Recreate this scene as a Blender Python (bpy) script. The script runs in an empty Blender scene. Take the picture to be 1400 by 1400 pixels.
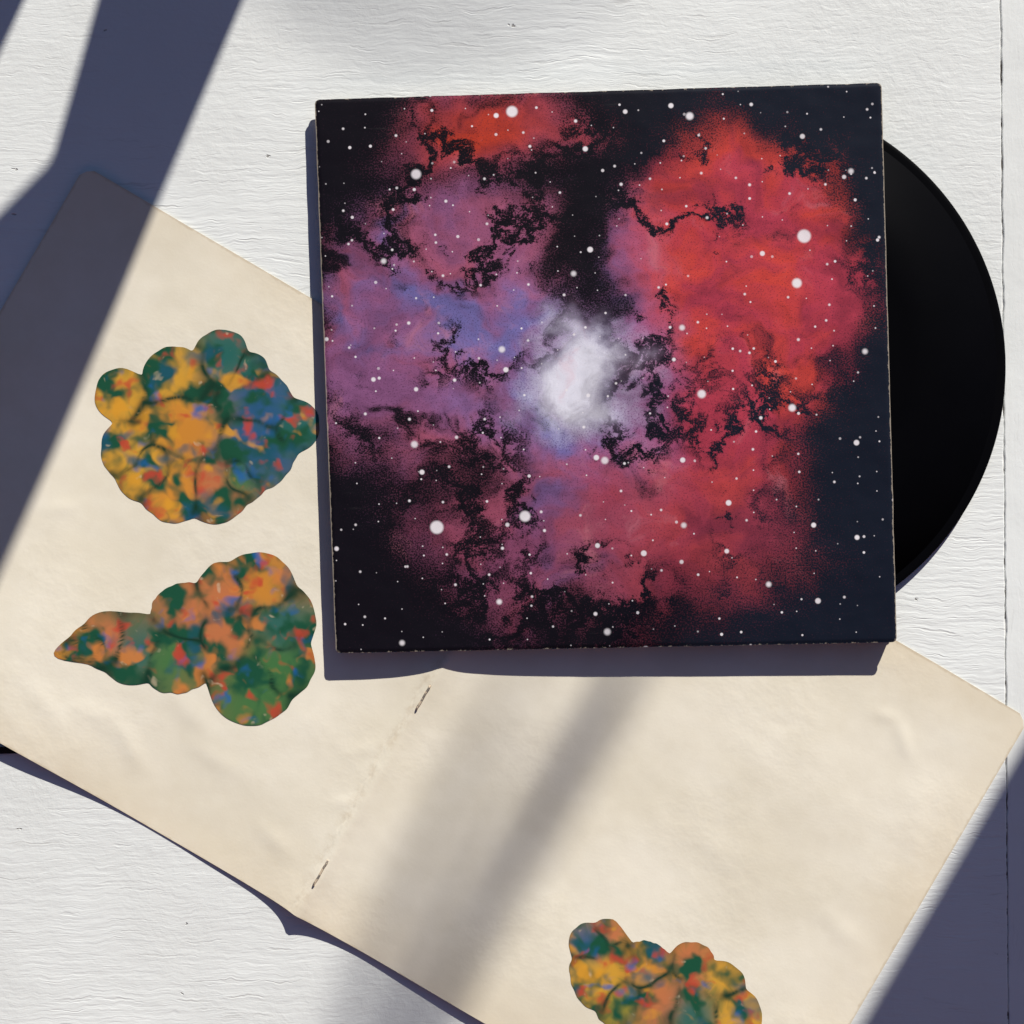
import bpy, bmesh, math, random
from mathutils import Vector, noise as mnoise
S = bpy.context.scene
COL = S.collection
R = math.radians

# ------------------------------------------------------------------ camera, sky, sun, exposure
D = 0.80                       # camera height above the table, metres
PX = 1 / 2460.0                # metres per photo pixel on the table
cam = bpy.data.cameras.new('camera'); co = bpy.data.objects.new('camera', cam); COL.objects.link(co)
co.location = (0, 0, D); cam.sensor_width = 36; cam.lens = 36 * D / (1400 * PX)
cam.clip_start = 0.05; cam.clip_end = 200
S.camera = co
EL, AZ = R(23.0), math.atan2(0.414, 0.910)           # sun height; azimuth from +y towards +x
SUN = Vector((math.sin(AZ) * math.cos(EL), math.cos(AZ) * math.cos(EL), math.sin(EL)))
W = bpy.data.worlds.new('World'); S.world = W; W.use_nodes = True
wn = W.node_tree; bg = wn.nodes['Background']
sky = wn.nodes.new('ShaderNodeTexSky'); sky.sky_type = 'NISHITA'; sky.sun_disc = False
sky.sun_elevation = EL; sky.sun_rotation = AZ
sky.air_density = 0.52; sky.dust_density = 0.6; sky.ozone_density = 5.0
wn.links.new(sky.outputs[0], bg.inputs[0]); bg.inputs[1].default_value = 0.05
sl = bpy.data.lights.new('sun', 'SUN'); sl.energy = 5.0; sl.angle = R(0.53); sl.color = (1.0, 0.965, 0.89)
so = bpy.data.objects.new('sun', sl); COL.objects.link(so)
so.rotation_euler = (-SUN).to_track_quat('-Z', 'Y').to_euler(); so.location = SUN * 6
S.view_settings.view_transform = 'Standard'; S.view_settings.look = 'None'
S.view_settings.gamma = 1; S.view_settings.use_curve_mapping = False
S.view_settings.exposure = 0.60

# ------------------------------------------------------------------ helpers
def P(px, py, h=0.0):          # photo pixel -> metres, for a point h above the table
    k = (D - h) / D
    return Vector(((px - 700) * PX * k, (700 - py) * PX * k, h))
def tag(o, label=None, cat=None, group=None, kind=None):
    for k, v in (('label', label), ('category', cat), ('group', group), ('kind', kind)):
        if v: o[k] = v
    return o
def empty(name, loc=(0, 0, 0)):
    o = bpy.data.objects.new(name, None); COL.objects.link(o); o.location = loc; o.empty_display_size = .05
    return o
def mesh(name, verts, faces, mat, parent=None, smooth=True):
    m = bpy.data.meshes.new(name); m.from_pydata([tuple(v) for v in verts], [], faces); m.update()
    if smooth: m.polygons.foreach_set('use_smooth', [True] * len(m.polygons))
    if mat: m.materials.append(mat)
    o = bpy.data.objects.new(name, m); COL.objects.link(o)
    if parent:
        o.parent = parent; o.matrix_parent_inverse = Vector_inv(parent)
    return o
def Vector_inv(p):
    from mathutils import Matrix
    return Matrix.Translation(-p.location)
def grid_faces(nx, ny, flip=False):
    f = []
    for j in range(ny):
        for i in range(nx):
            a = j * (nx + 1) + i
            q = (a, a + 1, a + nx + 2, a + nx + 1)
            f.append(q[::-1] if flip else q)
    return f
def slab(name, fn_top, th, nx, ny, mat, parent, matside=None):
    """closed sheet: fn_top(s,t) -> point of the upper face, thickness th downward"""
    v = []
    for lay in (0, 1):
        for j in range(ny + 1):
            for i in range(nx + 1):
                p = fn_top(i / nx, j / ny).copy()
                if lay: p.z -= th
                v.append(p)
    n = (nx + 1) * (ny + 1)
    f = grid_faces(nx, ny) + [tuple(a + n for a in q) for q in grid_faces(nx, ny, True)]
    ntop = 2 * nx * ny
    ring = [i for i in range(nx + 1)] + [j * (nx + 1) + nx for j in range(1, ny + 1)] + \
           [ny * (nx + 1) + i for i in range(nx - 1, -1, -1)] + [j * (nx + 1) for j in range(ny - 1, 0, -1)]
    base = len(v); rl = len(ring)                         # the rim has vertices of its own, so the faces stay crisp
    v += [v[a].copy() for a in ring] + [v[a + n].copy() for a in ring]
    for k in range(rl):
        q_ = (k + 1) % rl
        f.append((base + k, base + rl + k, base + rl + q_, base + q_))
    o = mesh(name, v, f, mat, parent)
    if matside:
        o.data.materials.append(matside)
        for k in range(ntop, len(f)): o.data.polygons[k].material_index = 1
    for k in range(ntop, len(f)): o.data.polygons[k].use_smooth = False
    return o
def attr2(o, name, fn):
    a = o.data.attributes.new(name, 'FLOAT_VECTOR', 'POINT')
    buf = []
    for i, v in enumerate(o.data.vertices): buf += list(fn(i, v.co))
    a.data.foreach_set('vector', buf)
def sstep(a, b, x):
    t = max(0, min(1, (x - a) / (b - a))); return t * t * (3 - 2 * t)

class N:                       # tiny node language
    def __init__(s, mat): s.t = mat.node_tree; s.n = s.t.nodes; s.l = s.t.links
    def put(s, sock, v):
        if isinstance(v, bpy.types.NodeSocket): s.l.new(v, sock)
        elif v is not None: sock.default_value = v
    def m(s, op, a, b=None, c=None, clamp=False):
        n = s.n.new('ShaderNodeMath'); n.operation = op; n.use_clamp = clamp
        for k, v in enumerate((a, b, c)):
            if v is not None: s.put(n.inputs[k], v)
        return n.outputs[0]
    def add(s, a, b): return s.m('ADD', a, b)
    def sub(s, a, b): return s.m('SUBTRACT', a, b)
    def mul(s, a, b): return s.m('MULTIPLY', a, b)
    def ss(s, x, a, b, lo=0., hi=1.):
        n = s.n.new('ShaderNodeMapRange'); n.interpolation_type = 'SMOOTHSTEP'
        for k, v in enumerate((x, a, b, lo, hi)): s.put(n.inputs[k], v)
        return n.outputs[0]
    def v(s, op, a, b=None):
        n = s.n.new('ShaderNodeVectorMath'); n.operation = op
        s.put(n.inputs[0], a)
        if b is not None:
            if op == 'SCALE': s.put(n.inputs['Scale'], b)
            else: s.put(n.inputs[1], b)
        return n.outputs['Value'] if op in ('LENGTH', 'DISTANCE', 'DOT_PRODUCT') else n.outputs['Vector']
    def xyz(s, v):
        n = s.n.new('ShaderNodeSeparateXYZ'); s.put(n.inputs[0], v); return n.outputs
    def comb(s, x, y, z=0.):
        n = s.n.new('ShaderNodeCombineXYZ'); s.put(n.inputs[0], x); s.put(n.inputs[1], y); s.put(n.inputs[2], z); return n.outputs[0]
    def noise(s, vec, scale, detail=4., rough=.55, dist=0., col=False):
        n = s.n.new('ShaderNodeTexNoise'); n.noise_dimensions = '3D'
        s.put(n.inputs['Vector'], vec); s.put(n.inputs['Scale'], scale); s.put(n.inputs['Detail'], detail)
        s.put(n.inputs['Roughness'], rough); s.put(n.inputs['Distortion'], dist)
        return n.outputs['Color'] if col else n.outputs['Fac']
    def voro(s, vec, scale, rnd=1., feature='F1'):
        n = s.n.new('ShaderNodeTexVoronoi'); n.feature = feature; n.voronoi_dimensions = '2D'
        s.put(n.inputs['Vector'], vec); s.put(n.inputs['Scale'], scale); s.put(n.inputs['Randomness'], rnd)
        return n.outputs
    def white(s, vec):
        n = s.n.new('ShaderNodeTexWhiteNoise'); n.noise_dimensions = '3D'; s.put(n.inputs[0], vec); return n.outputs[0]
    def mix(s, f, a, b, blend='MIX'):
        n = s.n.new('ShaderNodeMix'); n.data_type = 'RGBA'; n.blend_type = blend
        s.put(n.inputs[0], f)
        for k, v in ((6, a), (7, b)):
            s.put(n.inputs[k], (v + (1,) if isinstance(v, tuple) and len(v) == 3 else v))
        return n.outputs[2]
    def attr(s, name):
        n = s.n.new('ShaderNodeAttribute'); n.attribute_name = name; return n.outputs
    def obj(s): return s.n.new('ShaderNodeTexCoord').outputs['Object']
    def bump(s, h, strength=1., dist=1.):
        n = s.n.new('ShaderNodeBump'); n.inputs['Strength'].default_value = strength; n.inputs['Distance'].default_value = dist
        s.put(n.inputs['Height'], h); return n.outputs[0]
    def out(s, col, rough=.6, spec=.3, normal=None):
        b = s.n['Principled BSDF']
        s.put(b.inputs['Base Color'], col + (1,) if isinstance(col, tuple) else col)
        s.put(b.inputs['Roughness'], rough); b.inputs['Specular IOR Level'].default_value = spec
        if normal: s.put(b.inputs['Normal'], normal)
def material(name):
    m = bpy.data.materials.new(name); m.use_nodes = True; return m, N(m)
def lin(r, g, b): return tuple((c / 255 / 12.92 if c < 11 else ((c / 255 + .055) / 1.055) ** 2.4) for c in (r, g, b))

# ------------------------------------------------------------------ materials
def mat_white_wood(name, along_x=True):
    m, n = material(name)
    p = n.obj()
    q = n.v('ADD', p, n.v('SCALE', n.v('SUBTRACT', n.noise(p, 22., 4., .65, col=True), (.5, .5, .5)), .013))
    g1 = n.noise(n.v('MULTIPLY', q, (22., 270., 1.) if along_x else (300., 22., 1.)), 1., 3., .6)
    g2 = n.noise(n.v('MULTIPLY', q, (110., 520., 1.) if along_x else (620., 110., 1.)), 1., 1., .6)
    crack = n.ss(g1, .58, .70)                           # narrow open grain lines
    reg = n.noise(p, 5.5, 4., .6)
    mod = n.ss(reg, .32, .66, .22, 1.) if along_x else .22
    blot = n.noise(q, 210., 3., .65)
    h = n.mul(n.sub(n.mul(g1, .00042), n.mul(crack, .00016)), mod)
    h = n.add(h, n.mul(g2, .00008 if along_x else .00003)); h = n.add(h, n.mul(blot, n.ss(reg, .58, .36, .00004, .00024) if along_x else .00008))
    h = n.add(h, n.mul(n.noise(p, 30., 2., .5), .0004))
    # chipped flecks in the paint
    vo = n.voro(n.v('MULTIPLY', q, (22., 60., 1.)), 1.)
    rnd = n.xyz(vo['Color'])
    chip = n.mul(n.ss(n.sub(n.ss(rnd[0], .80, 1., 0., .065), vo['Distance']), 0., .02), n.ss(blot, .49, .56))
    h = n.sub(h, n.mul(chip, .0003))
    col = n.mix(n.ss(reg, .3, .7), (.70, .71, .69), (.775, .79, .775))
    col = n.mix(n.mul(n.mul(crack, n.ss(n.noise(p, 19., 2.), .45, .62, .15, 1.)), n.mul(mod, .42)), col, (.30, .28, .25))
    col = n.mix(n.mul(chip, .7), col, (.16, .14, .12))
    n.out(col, .55, .3, n.bump(h))
    return m
M = {}
M['wood_x'] = mat_white_wood('white_paint_cross_grain', True)
M['wood_y'] = mat_white_wood('white_paint_long_grain', False)
m, n = material('packed_seam_dirt'); p = n.obj()
n.out(n.mix(n.ss(n.noise(p, 60., 4., .7), .40, .52), (.10, .085, .07), (.70, .69, .67)), .9, .1); M['seam'] = m

def mat_paper():
    m, n = material('aged_cream_paper')
    a = n.xyz(n.attr('uvm')['Vector'])                    # metres: along the sheet, across it
    u, v = a[0], a[1]; p = n.comb(u, v, 0.)
    e = n.m('MINIMUM', n.m('MINIMUM', u, n.sub(.6072, u)), n.m('MINIMUM', v, n.sub(.2995, v)))
    en = n.add(e, n.mul(n.sub(n.noise(p, 14., 5., .65), .5), .07))
    yel = n.ss(en, .045, -.012)
    tone = n.noise(p, 9., 6., .65)
    col = n.mix(n.ss(tone, .3, .68), (.715, .650, .520), (.815, .755, .635))
    col = n.mix(n.mul(n.mul(yel, n.ss(n.noise(p, 7., 3.), .36, .62, .2, 1.)), .42), col, (.62, .47, .27))
    rim = n.ss(n.add(e, n.mul(n.sub(n.noise(p, 160., 3.), .5), .004)), .0016, .0002)
    col = n.mix(n.mul(rim, .35), col, (.42, .31, .18))
    # foxing along the fold
    df = n.m('ABSOLUTE', n.sub(n.add(u, n.mul(n.sub(n.noise(p, 50., 3.), .5), .007)), .3075))
    fx = n.mul(n.ss(df, .006, .0005), n.ss(n.noise(p, 95., 5., .75), .42, .66))
    col = n.mix(n.mul(fx, .30), col, (.42, .30, .18))
    spots = n.ss(n.noise(p, 85., 4., .7), .70, .80)
    col = n.mix(n.mul(spots, .3), col, (.5, .37, .2))
    h = n.add(n.add(n.mul(n.noise(p, 13., 3., .5), .0010), n.mul(n.mul(n.ss(df, .0014, .0), .00009), -1.)), n.mul(n.noise(p, 700., 2.), .00003))
    h = n.add(h, n.mul(n.mul(n.noise(p, 60., 3., .6), n.ss(n.noise(p, 11., 1.), .42, .62)), .00030))
    n.out(col, .6, .28, n.bump(h))
    return m
M['paper'] = mat_paper()
m, n = material('paper_edge'); p = n.obj(); n.out(n.mix(n.noise(p, 200.), (.42, .33, .22), (.62, .52, .38)), .9, .1); M['paper_edge'] = m

def mat_blot(name, seed, warm):
    m, n = material(name)
    c = n.attr('lobe')['Vector']; s = n.xyz(n.attr('lobepos')['Vector'])     # rim, angle, lobe seed
    a = n.xyz(n.attr('uvm')['Vector']); p = n.v('ADD', n.comb(a[0], a[1], 0.), (seed, 0., 0.))
    q = n.v('ADD', p, n.v('SCALE', n.v('SUBTRACT', n.noise(p, 70., 2., col=True), (.5, .5, .5)), .010))
    def f(off, sc): return n.noise(n.v('ADD', q, off), sc, 2., .5)
    ray = n.noise(n.comb(n.m('SINE', s[1]), n.m('COSINE', s[1]), s[2]), 2.4, 2., .6)
    dk = (.006, .034, .018)
    col = n.mix(n.mul(n.ss(ray, .40, .70), n.ss(s[0], 0., .25, 0., .35)), c, (.035, .13, .035))
    col = n.mix(n.ss(f((0., 0., 0.), 58.), .44, .62), col, (.010, .075, .038))
    col = n.mix(n.mul(n.ss(f((3., 1., 0.), 60.), .56, .68), .85), col, (.66, .30, .025) if warm else (.60, .20, .045))
    col = n.mix(n.mul(n.ss(f((7., 2., 0.), 44.), .57, .70), .85), col, (.012, .085, .13))
    col = n.mix(n.mul(n.ss(f((1., 9., 0.), 80.), .55, .72), .85), col, (.50, .055, .03))
    col = n.mix(n.mul(n.ss(f((5., 5., 0.), 75.), .58, .78), .8), col, (.015, .11, .36))
    col = n.mix(n.mul(n.ss(s[0], .12, 1.), n.ss(f((2., 2., 0.), 62.), .34, .60, .10, 1.)), col, dk)
    col = n.mix(n.mul(n.ss(f((8., 4., 0.), 130.), .66, .78), .5), col, (.60, .48, .32))
    n.out(col, .45, .3)
    return m
M['blot1'] = mat_blot('marbled_ink_a', 1.3, True)
M['blot2'] = mat_blot('marbled_ink_b', 4.1, False)
M['blot3'] = mat_blot('marbled_ink_c', 8.7, True)

def mat_cover(printed=True):
    m, n = material('printed_star_cloud_card')
    a = n.xyz(n.attr('uvm')['Vector']); u, v = a[0], a[1]
    p = n.comb(u, v, 0.)
    def warp(sc, k, off=(0., 0., 0.)):
        return n.v('SCALE', n.v('SUBTRACT', n.noise(n.v('ADD', p, off), sc, 4., .6, col=True), (.5, .5, .5)), k)
    q = n.v('ADD', p, n.v('MULTIPLY', warp(3.2, .34, (5., 2., 0.)), (1., 1., 0.)))
    def blob(x, y, r0, r1, sx=1., sy=1.):
        d = n.v('LENGTH', n.v('MULTIPLY', n.v('SUBTRACT', q, (x, y, 0.)), (sx, sy, 0.)))
        return n.ss(d, r1, r0)
    grain = n.sub(n.noise(p, 330., 1., .9), .5)
    fb = n.noise(q, 5., 6., .62)
    mauve = blob(.22, .56, .12, .36, 1., .95)
    red = blob(.74, .64, .14, .34, 1.15, .85)
    rose = blob(.50, .28, .08, .40, .80, 1.05)
    ember = blob(.30, .92, .02, .20, .7, 1.4)
    dens = n.m('MAXIMUM', n.m('MAXIMUM', mauve, red), n.m('MAXIMUM', rose, n.mul(ember, .8)))
    dens = n.mul(dens, n.ss(fb, .30, .52, .30, 1.05))
    # drifting dust wisps
    rd = n.m('ABSOLUTE', n.sub(n.noise(n.v('ADD', n.v('ADD', p, n.v('SCALE', warp(9., .10), 1.)), (2.3, 6.6, 0.)), 3.4, 6., .66), .5))
    wisp = n.mul(n.ss(n.add(rd, n.mul(grain, .05)), .045, .004), n.ss(n.noise(n.v('ADD', p, (9., 3., 0.)), 3.0, 2.), .40, .56))
    patch = n.ss(n.noise(n.v('ADD', q, (4., 8., 0.)), 4.2, 6., .65), .56, .66)
    dark = n.m('MAXIMUM', wisp, n.mul(patch, .85))
    cl = n.mul(dens, n.sub(1., n.mul(dark, .95)))
    cl = n.ss(n.add(cl, n.mul(grain, 1.05)), .12, .74)
    hue = n.ss(n.add(u, n.mul(n.sub(fb, .5), .5)), .40, .66)
    warmc = n.mix(n.ss(n.noise(q, 6., 4.), .40, .62), lin(172, 58, 76), lin(196, 66, 58))
    coolc = n.mix(n.ss(n.noise(n.v('ADD', q, (1., 4., 0.)), 5., 5.), .38, .62), lin(136, 86, 128), lin(162, 84, 108))
    col = n.mix(hue, coolc, warmc)
    col = n.mix(n.m('MULTIPLY', n.ss(n.noise(n.v('ADD', q, (7., 7., 0.)), 4.4, 4.), .52, .66), n.sub(1., hue)), col, lin(106, 98, 154))
    col = n.mix(n.mul(ember, n.ss(v, .78, .86)), col, lin(178, 58, 40))
    col = n.mix(n.mul(n.ss(v, .42, .2), .55), col, lin(134, 58, 76))
    gd = n.v('LENGTH', n.v('SUBTRACT', n.v('ADD', p, n.v('MULTIPLY', warp(7., .26), (1., 1., 0.))), (.44, .49, 0.)))
    halo = n.ss(gd, .25, .06)
    col = n.mix(n.mul(halo, .75), col, lin(124, 118, 180))
    col = n.mix(n.ss(n.add(gd, n.mul(grain, .05)), .165, .03), col, lin(220, 218, 230))
    col = n.mix(n.mul(n.ss(grain, .02, .22), n.ss(gd, .06, .16, .08, .55)), col, (.03, .012, .03))
    tv = n.noise(n.v('ADD', q, (3., 3., 0.)), 8., 5., .65)
    col = n.mix(n.ss(tv, .58, .34, 0., .62), col, n.mix(.35, (.03, .008, .02), col))
    col = n.mix(n.mul(n.ss(tv, .56, .72), .35), col, lin(206, 130, 140))
    navy = n.mix(n.ss(n.add(u, n.mul(fb, .2)), .5, .9), (.0055, .0045, .008), (.0065, .0095, .019))
    cl = n.m('MAXIMUM', cl, n.mul(n.ss(gd, .15, .05), .98))
    col = n.mix(cl, navy, col)
    # stars of three sizes
    star = None; bright = None
    for sc, thr, rmin, rmax, off in ((6., .50, .040, .085, (.31, .17, 0.)), (13., .34, .038, .078, (.83, .4, 0.)), (27., .45, .035, .085, (.2, .9, 0.))):
        vo = n.voro(n.v('ADD', p, off), sc); rc = n.xyz(vo['Color'])
        rad = n.mul(n.ss(rc[0], thr - .001, thr), n.add(rmin, n.mul(n.m('POWER', n.m('DIVIDE', n.sub(rc[0], thr), 1 - thr, clamp=True), 3.), rmax - rmin)))
        s_ = n.mul(n.ss(n.sub(rad, vo['Distance']), -.008 * sc / 20, .03), n.ss(rc[1], 0., .7, .45 if sc > 20 else .85, 1.))
        star = s_ if star is None else n.m('MAXIMUM', star, s_)
    col = n.mix(n.mul(star, .95), col, lin(226, 220, 224))
    # rubbing: pale haze, worn card showing at the rims
    scuff = n.mul(n.ss(n.noise(n.v('MULTIPLY', p, (9., 60., 1.)), 1., 5., .7), .58, .8), n.ss(n.noise(p, 3., 2.), .45, .7))
    col = n.mix(n.mul(scuff, .10), col, (.35, .33, .33))
    wr = n.noise(p, 60., 5., .75); wr2 = n.noise(p, 220., 2.)
    du = n.add(n.m('MINIMUM', u, n.sub(1., u)), n.mul(n.sub(wr2, .5), .0020))
    dv = n.add(n.m('MINIMUM', v, n.sub(1., v)), n.mul(n.sub(wr2, .5), .0020))
    we = n.m('MAXIMUM', n.ss(du, n.add(.0014, n.mul(n.ss(wr, .42, .66), .0026)), .0008), n.ss(dv, n.mul(n.ss(wr, .50, .66), .0044), .0))
    cw = n.ss(n.add(n.add(n.m('MINIMUM', u, n.sub(1., u)), n.m('MINIMUM', v, n.sub(1., v))), n.mul(n.sub(wr, .5), .02)), .009, .004)
    we = n.m('MAXIMUM', we, n.mul(cw, .8))
    col = n.mix(n.mul(we, .75), col, (.40, .34, .27))
    h = n.add(n.mul(n.noise(p, 5., 3.), .0022), n.mul(n.noise(p, 600., 2.), .000015))
    n.out(col, .6, .06, n.bump(h))
    return m
M['cover'] = mat_cover()
m, n = material('dark_card_edge'); p = n.obj()
n.out(n.mix(n.ss(n.noise(p, 120., 4., .7), .50, .66), (.014, .014, .018), (.34, .28, .21)), .8, .15); M['spine'] = m
m, n = material('grey_card_inside'); p = n.obj(); n.out(n.mix(n.noise(p, 60.), (.30, .26, .21), (.42, .37, .30)), .9, .1); M['card'] = m
m, n = material('black_vinyl'); p = n.obj()
rr = n.v('LENGTH', n.v('MULTIPLY', p, (1., 1., 0.)))
gro = n.m('SINE', n.mul(rr, 6.283 / .00062))
n.out(n.mix(n.noise(p, 40.), (.0012, .0012, .0018), (.0020, .0020, .0028)), .5, .015, n.bump(n.mul(gro, .000012))); M['vinyl'] = m
m, n = material('vinyl_rim'); n.out(n.mix(n.noise(n.obj(), 90.), (.0012, .0012, .0018), (.0022, .0022, .003)), .45, .03); M['rim'] = m
m, n = material('rusted_wire'); p = n.obj(); n.out(n.mix(n.ss(n.noise(p, 420., 3., .7), .44, .52), (.16, .14, .12), (.55, .44, .32)), .6, .4); M['wire'] = m
m, n = material('dark_ribbon_card'); n.out(n.mix(n.noise(n.obj(), 90.), (.010, .008, .008), (.022, .016, .014)), .8, .2); M['darkcard'] = m
def mat_chair():
    m, n = material('weathered_chair_wood'); p = n.obj()
    g = n.noise(n.v('MULTIPLY', p, (60., 60., 6.)), 1., 4., .6)
    n.out(n.mix(g, (.16, .10, .06), (.30, .20, .12)), .7, .2, n.bump(n.mul(g, .0004))); return m
M['chair'] = mat_chair()
m, n = material('bark'); p = n.obj(); n.out(n.mix(n.noise(p, 25., 5.), (.06, .045, .035), (.16, .13, .10)), .9, .1); M['bark'] = m
m, n = material('red_brown_render'); p = n.obj(); w_ = n.noise(p, 12., 6.); n.out(n.mix(w_, (.17, .060, .032), (.23, .085, .045)), .9, .1, n.bump(n.mul(w_, .004))); M['wall'] = m  # last one is for the added bounce wall, red-brown to warm the shade
m, n = material('dull_paving'); p = n.obj(); n.out(n.mix(n.noise(p, 6., 6.), (.10, .10, .095), (.17, .165, .155)), .9, .1); M['ground'] = m

# ------------------------------------------------------------------ setting: ground, white table top of boards
GZ = -0.55
tag(mesh('ground', [(-8, -8, GZ), (8, -8, GZ), (8, 8, GZ), (-8, 8, GZ)], [(0, 1, 2, 3)], M['ground'], smooth=False), kind='structure')
table = empty('table_top'); tag(table, kind='structure')
random.seed(3)
def seam_x(y): return P(1368.5 + (0.2845 - y) / PX * 10.5 / 1400, 0).x
YB0, YB1 = -.62, .56
def board(name, xl, xr, mat, z=0.0):
    ny = 420; nx = 2
    v = []; f = []
    cols = []
    for j in range(ny + 1):
        y = YB0 + (YB1 - YB0) * j / ny
        a, b = xl(y), xr(y)
        r = .0005
        row = [(a, -.028), (a, -r), (a + r * .35, -r * .3), (a + r, 0), ((a + b) / 2, 0), (b - r, 0), (b - r * .35, -r * .3), (b, -r), (b, -.028)]
        v += [(x, y, z + zz) for x, zz in row]
    k = 9
    for j in range(ny):
        for i in range(k - 1):
            a = j * k + i; f.append((a, a + 1, a + k + 1, a + k))
        f.append((j * k + k - 1, j * k, j * k + k, j * k + 2 * k - 1))
    f.append(tuple(range(k - 1, -1, -1))); f.append(tuple(ny * k + i for i in range(k)))
    o = mesh(name, v, f, mat, table, False)
    return o
def jag(y, s, amp=.0007):
    return amp * (mnoise.noise((y * 55, s, 0)) + .6 * mnoise.noise((y * 220, s, 3)) + .35 * mnoise.noise((y * 700, s, 5)))
board('board', lambda y: -.78, lambda y: seam_x(y) - .0004 + min(0.00035, jag(y, 1.)), M['wood_x'])
board('end_board', lambda y: seam_x(y) + .0004 + max(-.00035, jag(y, 7.)), lambda y: .44, M['wood_y'], -.0004)
mesh('seam_filler', [(x, y, z) for y in (YB0 + .001, YB1 - .001) for x, z in ((.265, -.0012), (.282, -.0012))], [(0, 1, 3, 2)], M['seam'], table, False)
for x, y in ((-.70, -.54), (.36, -.54), (-.70, .48), (.36, .48)):
    v = [(x + a * .03, y + b * .03, z) for z in (GZ, -.0285) for a, b in ((-1, -1), (1, -1), (1, 1), (-1, 1))]
    mesh('leg', v, [(0, 1, 5, 4), (1, 2, 6, 5), (2, 3, 7, 6), (3, 0, 4, 7), (4, 5, 6, 7), (3, 2, 1, 0)], M['wood_y'], table, False)

# ------------------------------------------------------------------ cream folded insert lying open
O = P(125, 232); U = Vector((.863, -.505, 0)).normalized(); V = Vector((-.505, -.863, 0)).normalized()
LEN, WID, FOLD = .6072, .2995, .3075
def paper_h(u, v):
    w = v / WID
    A = .0008 + .0022 * sstep(.05, .5, w) + .0022 * sstep(.5, 1., w)
    d = u - FOLD + .0012 * mnoise.noise((v * 40, 3.3, 0))
    ridge = A * (math.exp(-abs(d) / .010) * .55 + .45 * math.exp(-abs(d) / .045) if d > 0 else
                 (math.exp(-abs(d) / .007) * .6 + .40 * math.exp(-abs(d) / .030)))
    lift = .0036 * sstep(.21, .10, u) * sstep(.35, 1., w) + .0010 * sstep(.08, 0, u)
    rl = .0015 * sstep(.33, .42, u) * sstep(.55, 1., w)
    n1 = mnoise.noise((u * 9, v * 9, 1.7)); n2 = mnoise.noise((u * 26, v * 26, 9.2))
    free = 1 - .7 * sstep(.35, .1, w) * sstep(.10, .2, u)
    wav = (.0006 * (n1 + .5) + .00022 * (n2 + .4)) * free
    cr = 0
    for (u0, v0, u1, v1, hgt, wd) in CREASES:
        du, dv = u1 - u0, v1 - v0; L2 = du * du + dv * dv
        t = max(0, min(1, ((u - u0) * du + (v - v0) * dv) / L2))
        dd = math.hypot(u - u0 - t * du, v - v0 - t * dv)
        if dd < wd * 4: cr += hgt * math.exp(-(dd / wd) ** 2) * math.sin(math.pi * (.08 + .84 * t))
    return max(.0004, .0005 + ridge + lift * (1 if u < .25 else 0) + rl + wav + cr)
def to_uv(px, py):
    d = Vector(((px - 125) * PX, -(py - 232) * PX, 0)); return d.dot(U), d.dot(V)
CREASES = []
for (a, b, c, d, hh, ww) in ((1195, 972, 1228, 985, .0005, .004), (1228, 985, 1243, 1040, .0006, .004), (100, 965, 160, 985, .0005, .006),
                             (160, 985, 195, 1050, .0006, .005), (350, 1120, 400, 1170, .0005, .005), (520, 1020, 470, 1030, .0004, .004),
                             (1120, 1240, 1180, 1300, .0005, .006), (60, 700, 110, 690, .0004, .004), (230, 940, 300, 1020, .0005, .007),
                             (940, 1130, 1010, 1190, .0004, .008), (500, 1090, 450, 1100, .0004, .003), (250, 1010, 330, 1060, .0004, .006),
                             (1260, 1060, 1240, 1180, .0004, .007), (40, 930, 90, 1000, .0005, .006)):
    CREASES.append((*to_uv(a, b), *to_uv(c, d), hh * .55, ww))
def paper_uv(s, t):
    u = -.0035 + LEN * s; v = WID * t
    # slightly rounded, dog-eared corners and a not quite straight rim
    c = min(s, 1 - s) * LEN; e = min(t, 1 - t) * WID
    if c < .006 and e < .006:
        k = .0024 * (1 - c / .006) * (1 - e / .006)
        u += k if s < .5 else -k; v += k if t < .5 else -k
    v += (.0006 * mnoise.noise((u * 14, t * 5, 2.))) * abs(2 * t - 1) - .0016 * t * s
    return u, v
def paper_pt(u, v, dz=0): 
    q = O + U * u + V * v; q.z = paper_h(u, v) + dz; return q
insert = empty('folded_paper_insert', O)
tag(insert, 'large cream paper insert lying open on the white table, creased down its middle', 'paper insert')
NX, NY = 300, 150
sheet = slab('sheet', lambda s, t: paper_pt(*paper_uv(s, t)), .00028, NX, NY, M['paper'], insert, M['paper_edge'])
cnt = (NX + 1) * (NY + 1)
def _uvm(i, co_):
    k = i % cnt; u, v = paper_uv((k % (NX + 1)) / NX, (k // (NX + 1)) / NY); return (u + .0035, v, 0)
attr2(sheet, 'uvm', _uvm)
sheet.data.flip_normals()

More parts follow.
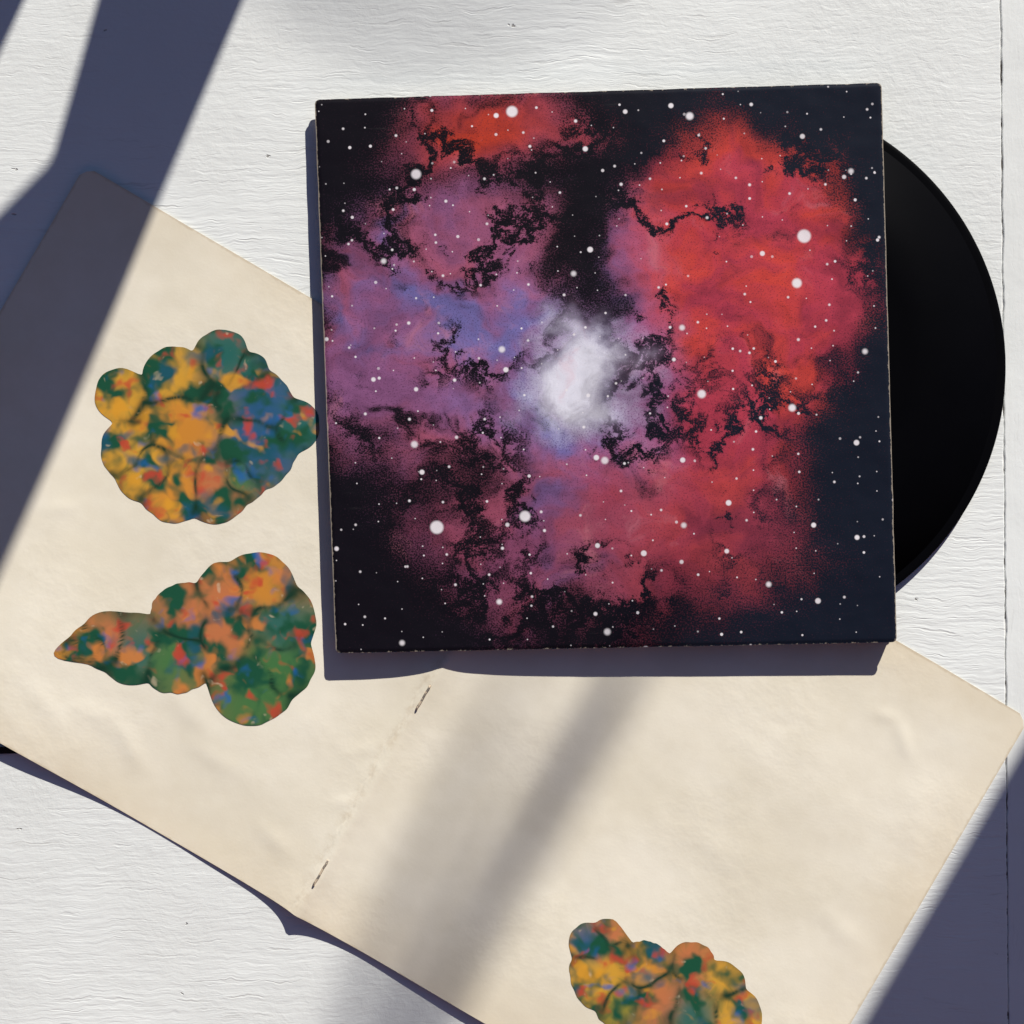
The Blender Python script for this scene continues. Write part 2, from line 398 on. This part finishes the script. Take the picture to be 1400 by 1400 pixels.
YEL, ORG, GRN, TEA, BLU, TER, OLV = (.60, .31, .035), (.58, .23, .03), (.05, .16, .05), (.018, .12, .10), (.02, .09, .20), (.50, .16, .06), (.22, .22, .035)
def blot(mat, lobes, centre, label, sy=0.):
    cx, cy = centre; TH, RN = 300, 36
    out = []
    for k in range(TH):
        a = 2 * math.pi * k / TH; dx, dy = math.cos(a), math.sin(a); best = 8
        for (x, y, r, c) in lobes:
            ox, oy = x - cx, y - cy; b = ox * dx + oy * dy; q = b * b - (ox * ox + oy * oy - r * r)
            if q >= 0: best = max(best, b + math.sqrt(q))
        out.append(best)
    for _ in range(2): out = [(out[k - 1] + 2 * out[k] + out[(k + 1) % TH]) / 4 for k in range(TH)]
    out = [o_ + 3.5 * mnoise.noise((math.cos(2 * math.pi * k / TH) * 3.5, math.sin(2 * math.pi * k / TH) * 3.5, cy)) + 2.0 * mnoise.noise((math.cos(2 * math.pi * k / TH) * 9, math.sin(2 * math.pi * k / TH) * 9, cx)) for k, o_ in enumerate(out)]
    pts = [(cx, cy)]
    for j in range(1, RN + 1):
        for k in range(TH):
            a = 2 * math.pi * k / TH; r = out[k] * j / RN
            pts.append((cx + r * math.cos(a), cy + r * math.sin(a)))
    f = [(0, 1 + (k + 1) % TH, 1 + k) for k in range(TH)]
    for j in range(RN - 1):
        for k in range(TH):
            a = 1 + j * TH + k; b = 1 + j * TH + (k + 1) % TH; f.append((a, b, b + TH, a + TH))
    vs = []
    for (x, y) in pts:
        u, v = to_uv(x, y); vs.append(paper_pt(u, v, .00016))
    o = mesh('ink_blot', vs, [q[::-1] for q in f], mat, insert)
    o.data.update()
    if o.data.polygons[400].normal.z < 0: o.data.flip_normals()
    la, lp, um = [], [], []
    for idx, (x, y) in enumerate(pts):
        x2 = x + 14 * mnoise.noise((x * .03, y * .03, 3)); y2 = y + 14 * mnoise.noise((x * .03, y * .03, 8))
        ws = [1 / ((math.hypot(x2 - l[0], y2 - l[1]) / l[2]) ** 2 + .12) ** 2 for l in lobes]; W_ = sum(ws)
        la.append([sum(w * l[3][k] for w, l in zip(ws, lobes)) / W_ for k in range(3)])
        i1 = ws.index(max(ws)); ring = 0 if idx == 0 else ((idx - 1) // TH + 1) / RN
        ds = sorted(math.hypot(x2 - l[0], y2 - l[1]) / l[2] for l in lobes)
        lp.append((max(sstep(.94, 1.0, ring) * .45, (ds[0] / max(ds[1], .01)) ** 3), math.atan2(y2 - lobes[i1][1], x2 - lobes[i1][0]), i1 * 3.7))
        um.append((*to_uv(x, y), 0))
    for nm, arr in (('lobe', la), ('lobepos', lp), ('uvm', um)):
        attr2(o, nm, lambda i, c_, arr=arr: arr[i])
    o['label'] = label
    return o
blot(M['blot1'], [(166, 540, 37, YEL), (240, 520, 46, YEL), (303, 488, 38, TEA), (340, 510, 28, TEA), (352, 555, 50, BLU), (402, 582, 36, TEA),
                  (345, 610, 62, BLU), (250, 590, 68, ORG), (185, 615, 46, YEL), (205, 640, 48, YEL), (240, 665, 50, ORG), (295, 668, 48, TER), (328, 650, 40, GRN)], (275, 588),
     'lobed ink blot in yellow, green and blue')
blot(M['blot2'], [(84, 893, 9, ORG), (100, 888, 17, ORG), (122, 880, 26, ORG), (152, 876, 42, TER), (184, 886, 50, TEA), (258, 850, 54, TER), (242, 895, 54, GRN), (312, 812, 44, TER),
                  (352, 810, 55, ORG), (378, 850, 55, TEA), (375, 905, 56, GRN), (345, 932, 60, GRN), (310, 870, 60, TER)], (275, 875),
     'lobed ink blot in orange and deep green with a pointed tip')
blot(M['blot3'], [(806, 1290, 30, BLU), (830, 1280, 25, TER), (830, 1330, 52, YEL), (880, 1325, 40, ORG), (905, 1370, 56, TER), (945, 1318, 32, TER),
                  (985, 1345, 33, YEL), (1002, 1390, 40, YEL), (940, 1385, 55, TEA), (850, 1370, 36, OLV)], (895, 1350),
     'lobed ink blot in yellow, red and blue near the lower border')

def tube(name, path, rad, mat, parent=None, k=8):
    v, f = [], []
    for i, p_ in enumerate(path):
        d = (path[min(i + 1, len(path) - 1)] - path[max(i - 1, 0)]).normalized()
        up = Vector((0, 0, 1)) if abs(d.z) < .9 else Vector((1, 0, 0))
        a = d.cross(up).normalized(); b = d.cross(a)
        r = rad[i] if isinstance(rad, (list, tuple)) else rad
        for q in range(k):
            t = 2 * math.pi * q / k; v.append(p_ + a * math.cos(t) * r + b * math.sin(t) * r)
    for i in range(len(path) - 1):
        for q in range(k):
            f.append((i * k + q, i * k + (q + 1) % k, (i + 1) * k + (q + 1) % k, (i + 1) * k + q))
    f.append(tuple(range(k))); f.append(tuple((len(path) - 1) * k + q for q in range(k))[::-1])
    return mesh(name, v, f, mat, parent)
for (x, y) in ((581, 953), (442, 1191)):
    uc, vc = to_uv(x, y); uc = FOLD - .0002
    pts = []
    for t in (-.0078, -.0077, -.0062, -.003, 0, .003, .0062, .0077, .0078):
        q = paper_pt(uc + .00025 * math.sin(t * 900), vc + t)
        q.z += .00030 if abs(t) < .00775 else -.0006
        pts.append(q)
    tube('staple', pts, .00062, M['wire'], insert)

# ------------------------------------------------------------------ record in its sleeve
TL, TR, BR, BL = P(430, 136, .0068), P(1205.5, 113, .0082), P(1226.5, 878, .0100), P(459, 893, .0088)
sleeve = empty('record_sleeve', P(830, 505)); tag(sleeve, 'square record sleeve printed with a red and purple star cloud', 'record sleeve')
def quad(s, t, bow=0):         # s to the right, t upwards
    a = BL.lerp(BR, s); b = TL.lerp(TR, s); q = a.lerp(b, t)
    c, e = min(s, 1 - s) * .315, min(t, 1 - t) * .315
    cr = .0028
    if c < cr and e < cr:      # soft rounded corners
        dx, dy = cr - c, cr - e; L = math.hypot(dx, dy)
        if L > cr:
            mx, my = dx - dx / L * cr, dy - dy / L * cr
            q += Vector((mx if s < .5 else -mx, my if t < .5 else -my, 0))
    q.x += .00025 * mnoise.noise((t * 22, 1. if s < .5 else 6., 0)) * (abs(2 * s - 1) ** 8)
    q.y += .00025 * mnoise.noise((s * 22, 3. if t < .5 else 8., 0)) * (abs(2 * t - 1) ** 8)
    return q
def nonlin(k, n_):             # finer steps at both ends
    x = k; return x + .0 * n_
def front(s, t):
    q = quad(s, t)
    q.z += .0016 * math.sin(math.pi * s) * math.sin(math.pi * t) + .0004 * mnoise.noise((s * 3, t * 3, .4))
    e = min(s, 1 - s, t, 1 - t) * .315
    q.z -= .00035 * (1 - sstep(0, .0022, e))
    return q
steps = [0, .0016, .0032, .0048, .0064, .009, .02] + [.04 + .92 * k / 46 for k in range(47)] + [.98, .991, .9936, .9952, .9968, .9984, 1]
NS = len(steps) - 1
fr = slab('front_panel', lambda s, t: front(steps[round(s * NS)], steps[round(t * NS)]), .0005, NS, NS, M['cover'], sleeve, M['spine'])
n2 = (NS + 1) ** 2
attr2(fr, 'uvm', lambda i, c_: (steps[(i % n2) % (NS + 1)], steps[(i % n2) // (NS + 1)], 0))
def zback(s, t): return .0044 - .0026 * s + .0004 * t
def back(s, t):
    q = quad(s, t); q.z = zback(s, t); q.x -= .0002 if s > .5 else -.0002; return q
slab('back_panel', lambda s, t: back(steps[round(s * NS)], steps[round(t * NS)]), .0005, NS, NS, M['card'], sleeve, M['spine'])
def wall(name, path):          # closed sides of the sleeve between the two panels
    v, f = [], []
    for (s, t) in path:
        a, b = front(s, t), back(s, t)
        c = Vector(((.5 - s), (.5 - t), 0)); c = Vector((math.copysign(1, c.x) if abs(c.x) > .49 else 0, math.copysign(1, c.y) if abs(c.y) > .49 else 0, 0)) * .0004
        v += [a + c * .8 - Vector((0, 0, .0005)), (a + b) / 2 + c * .3, b + c * .8, b + c * 2.2, (a + b) / 2 + c * 2, a + c * 2.2 - Vector((0, 0, .0005))]
    for i in range(len(path) - 1):
        for k in range(6): f.append((i * 6 + k, i * 6 + (k + 1) % 6, (i + 1) * 6 + (k + 1) % 6, (i + 1) * 6 + k))
    f.append(tuple(range(6))); f.append(tuple((len(path) - 1) * 6 + k for k in range(5, -1, -1)))
    return mesh(name, v, f, M['spine'], sleeve)
wall('spine', [(0, .004 + .992 * k / 40) for k in range(41)])
wall('side_edge', [(.003 + .993 * k / 40, 1) for k in range(41)])
wall('side_edge', [(.003 + .993 * k / 40, 0) for k in range(41)])

def zrec(x): return .0054 - .0030 * (x + .11) / .384     # the record leans down out of the sleeve mouth
RC = P(1002, 502, .003); RR = .151
record = empty('vinyl_record', (RC.x, RC.y, zrec(RC.x))); tag(record, 'black vinyl record sliding halfway out of the sleeve', 'vinyl record')
slope = math.atan(.0030 / .384)
def lathe(name, prof, mat, k=256):
    v, f = [], []
    for (r, z) in prof:
        for q in range(k):
            a = 2 * math.pi * q / k; x, y = r * math.cos(a), r * math.sin(a)
            v.append(Vector((x, y, z - math.tan(slope) * x)))
    m_ = len(prof)
    for i in range(m_ - 1):
        for q in range(k):
            f.append((i * k + q, i * k + (q + 1) % k, (i + 1) * k + (q + 1) % k, (i + 1) * k + q))
    o = mesh(name, v, f, mat); o.parent = record; return o
lathe('disc', [(.0036, .0000), (.0036, .0012), (.05, .0012), (.052, .0010), (.100, .0010), (.1462, .0010), (.1462, .0000), (.05, .0000), (.0036, .0000)][::-1], M['vinyl'])
lathe('rim', [(.1460, .0010), (.1472, .00101), (.1490, .00102), (.1504, .00096), (RR, .0007), (.1503, .0002), (.1490, .0), (.1472, .0), (.1460, .0001)][::-1], M['rim'])

# dark sliver showing below the paper's left end
st = slab('dark_strip', lambda s, t: P(-70 + 102 * s, 1032 - (8 + 4 * (1 - s)) * t - 2 * s, .0013), .0006, 12, 2, M['darkcard'], None)
tag(st, 'thin dark strip peeking out under the lower left rim of the cream paper', 'strip')

# ------------------------------------------------------------------ what stands beyond the table towards the sun
YC = .787
def beam(name, quad_xz, y, th, mat, parent):
    v = [Vector((x, y - th / 2, z)) for x, z in quad_xz] + [Vector((x, y + th / 2, z)) for x, z in quad_xz]
    k = len(quad_xz)
    f = [tuple(range(k)), tuple(range(2 * k - 1, k - 1, -1))] + [(i + k, (i + 1) % k + k, (i + 1) % k, i) for i in range(k)]
    return mesh(name, v, f, mat, parent, False)
def chair(x0, x1, post, rail0, rail1, slats, label, lean=0.):
    c = empty('garden_chair', ((x0 + x1) / 2, YC + .2, GZ)); tag(c, label, 'chair')
    beam('back_post', [(x0, GZ), (x0 + post, GZ), (x0 + post - lean * rail0, rail0), (x0 - lean * rail0, rail0)], YC, .022, M['chair'], c)
    if lean:
        beam('back_post', [(x1 - post, GZ), (x1, GZ), (x1, rail0), (x1 - post, rail0)], YC, .022, M['chair'], c)
        beam('crest_rail', [(x0 - lean * rail0, rail0 + .0005), (x1, rail0 + .0005), (x1 + .012, rail1), (x0 - lean * rail1, rail1)], YC, .022, M['chair'], c)
    else:
        a = x1
        beam('back_post', [(a - .092, GZ), (a - .012, GZ), (a - .004, .2), (a - .001, .24), (a + .002, .2795), (a - .060, .2795), (a - .066, .262), (a - .076, .235), (a - .080, .2)], YC, .018, M['chair'], c)
        beam('crest_rail', [(a + .002, .280), (a + .005, .31), (a + .008, .35), (a + .010, .39), (a + .004, .425), (a - .02, rail1 + .01), (x0, rail1 + .01), (x0, .300)] +
             [(a - .060 - .020 * k, .280 + .026 * math.sin(min(1, k / 2.2) * math.pi / 2)) for k in range(4, -1, -1)], YC, .018, M['chair'], c)
    for a in slats: beam('slat', [(a, -.08), (a + .052, -.08), (a + .052, rail0 - .0005), (a, rail0 - .0005)], YC, .012, M['chair'], c)
    beam('seat_rail', [(x0 + post + .001, -.13), (x1 - post - .001, -.13), (x1 - post - .001, -.0805), (x0 + post + .001, -.0805)], YC, .018, M['chair'], c)
    v = [Vector((x, y, z)) for z in (-.13, -.10) for x, y in ((x0, YC + .0115), (x1, YC + .0115), (x1, YC + .42), (x0, YC + .42))]
    mesh('seat', v, [(3, 2, 1, 0), (4, 5, 6, 7), (0, 1, 5, 4), (1, 2, 6, 5), (2, 3, 7, 6), (3, 0, 4, 7)], M['chair'], c, False)
    for x in (x0, x1 - .04): beam('leg', [(x, GZ), (x + .04, GZ), (x + .04, -.1305), (x, -.1305)], YC + .39, .04, M['chair'], c)
    return c
chair(-.40, .077, .072, .288, .43, [-.097, -.19, -.285], 'brown slatted garden chair beyond the far left of the table', 0.)
chair(.8245, 1.28, .06, .36, .60, [.94, 1.03, 1.12], 'brown garden chair with a deep crest rail beyond the right of the table', .275)

T0 = Vector((.73, 3.2, GZ))
tree = empty('bare_tree', T0); tag(tree, 'bare tree with thin drooping branches beyond the table', 'tree')
def SH(px, py, t): return P(px, py) + SUN * t
tube('trunk', [T0, T0 + Vector((-.02, .02, .4)), T0 + Vector((.015, -.02, .9)), T0 + Vector((-.015, .02, 1.6)), T0 + Vector((.01, 0, 2.3)), T0 + Vector((0, .02, 2.9))], [.075, .065, .055, .045, .032, .02], M['bark'], tree, 10)
def branch(pts, rad): tube('branch', pts, rad, M['bark'], tree, 7)
branch([T0 + Vector((.01, 0, 2.35)), SH(250, 2000, 3.9), SH(420, 1720, 3.6), SH(530, 1530, 3.4), SH(600, 1400, 4.4), SH(668, 1250, 4.3), SH(748, 1095, 4.2), SH(850, 930, 4.0), SH(895, 850, 4.0)], [.022, .014, .010, .0065, .0060, .0085, .0112, .0090, .004])
branch([SH(420, 1720, 3.6), SH(490, 1400, 5.2), SH(540, 1280, 5.4), SH(590, 1170, 5.4), SH(650, 1050, 5.2), SH(710, 940, 5.0), SH(745, 870, 4.9)], [.009, .009, .0105, .0095, .0065, .004, .002])
branch([SH(530, 1530, 3.4), SH(570, 1400, 4.8), SH(625, 1290, 5.0), SH(680, 1190, 5.0), SH(740, 1080, 5.0)], [.006, .008, .0085, .006, .002])
branch([T0 + Vector((-.01, .01, 1.45)), SH(330, -160, 4.0), SH(460, -30, 3.9), SH(560, 20, 3.8), SH(700, 10, 3.7), SH(860, -30, 3.6)], [.018, .009, .005, .004, .0035, .002])

wall = slab('bounce_wall', lambda s_, t_: Vector((-4.5 + 9 * s_, -2.1 - .22 * t_, 1.35)), 1.35 - GZ, 30, 2, M['wall'], None)  # added out of view: warms the shade on the table, blocks some sky
tag(wall, 'unseen red-brown wall added behind the viewer to bounce warm light', 'wall')
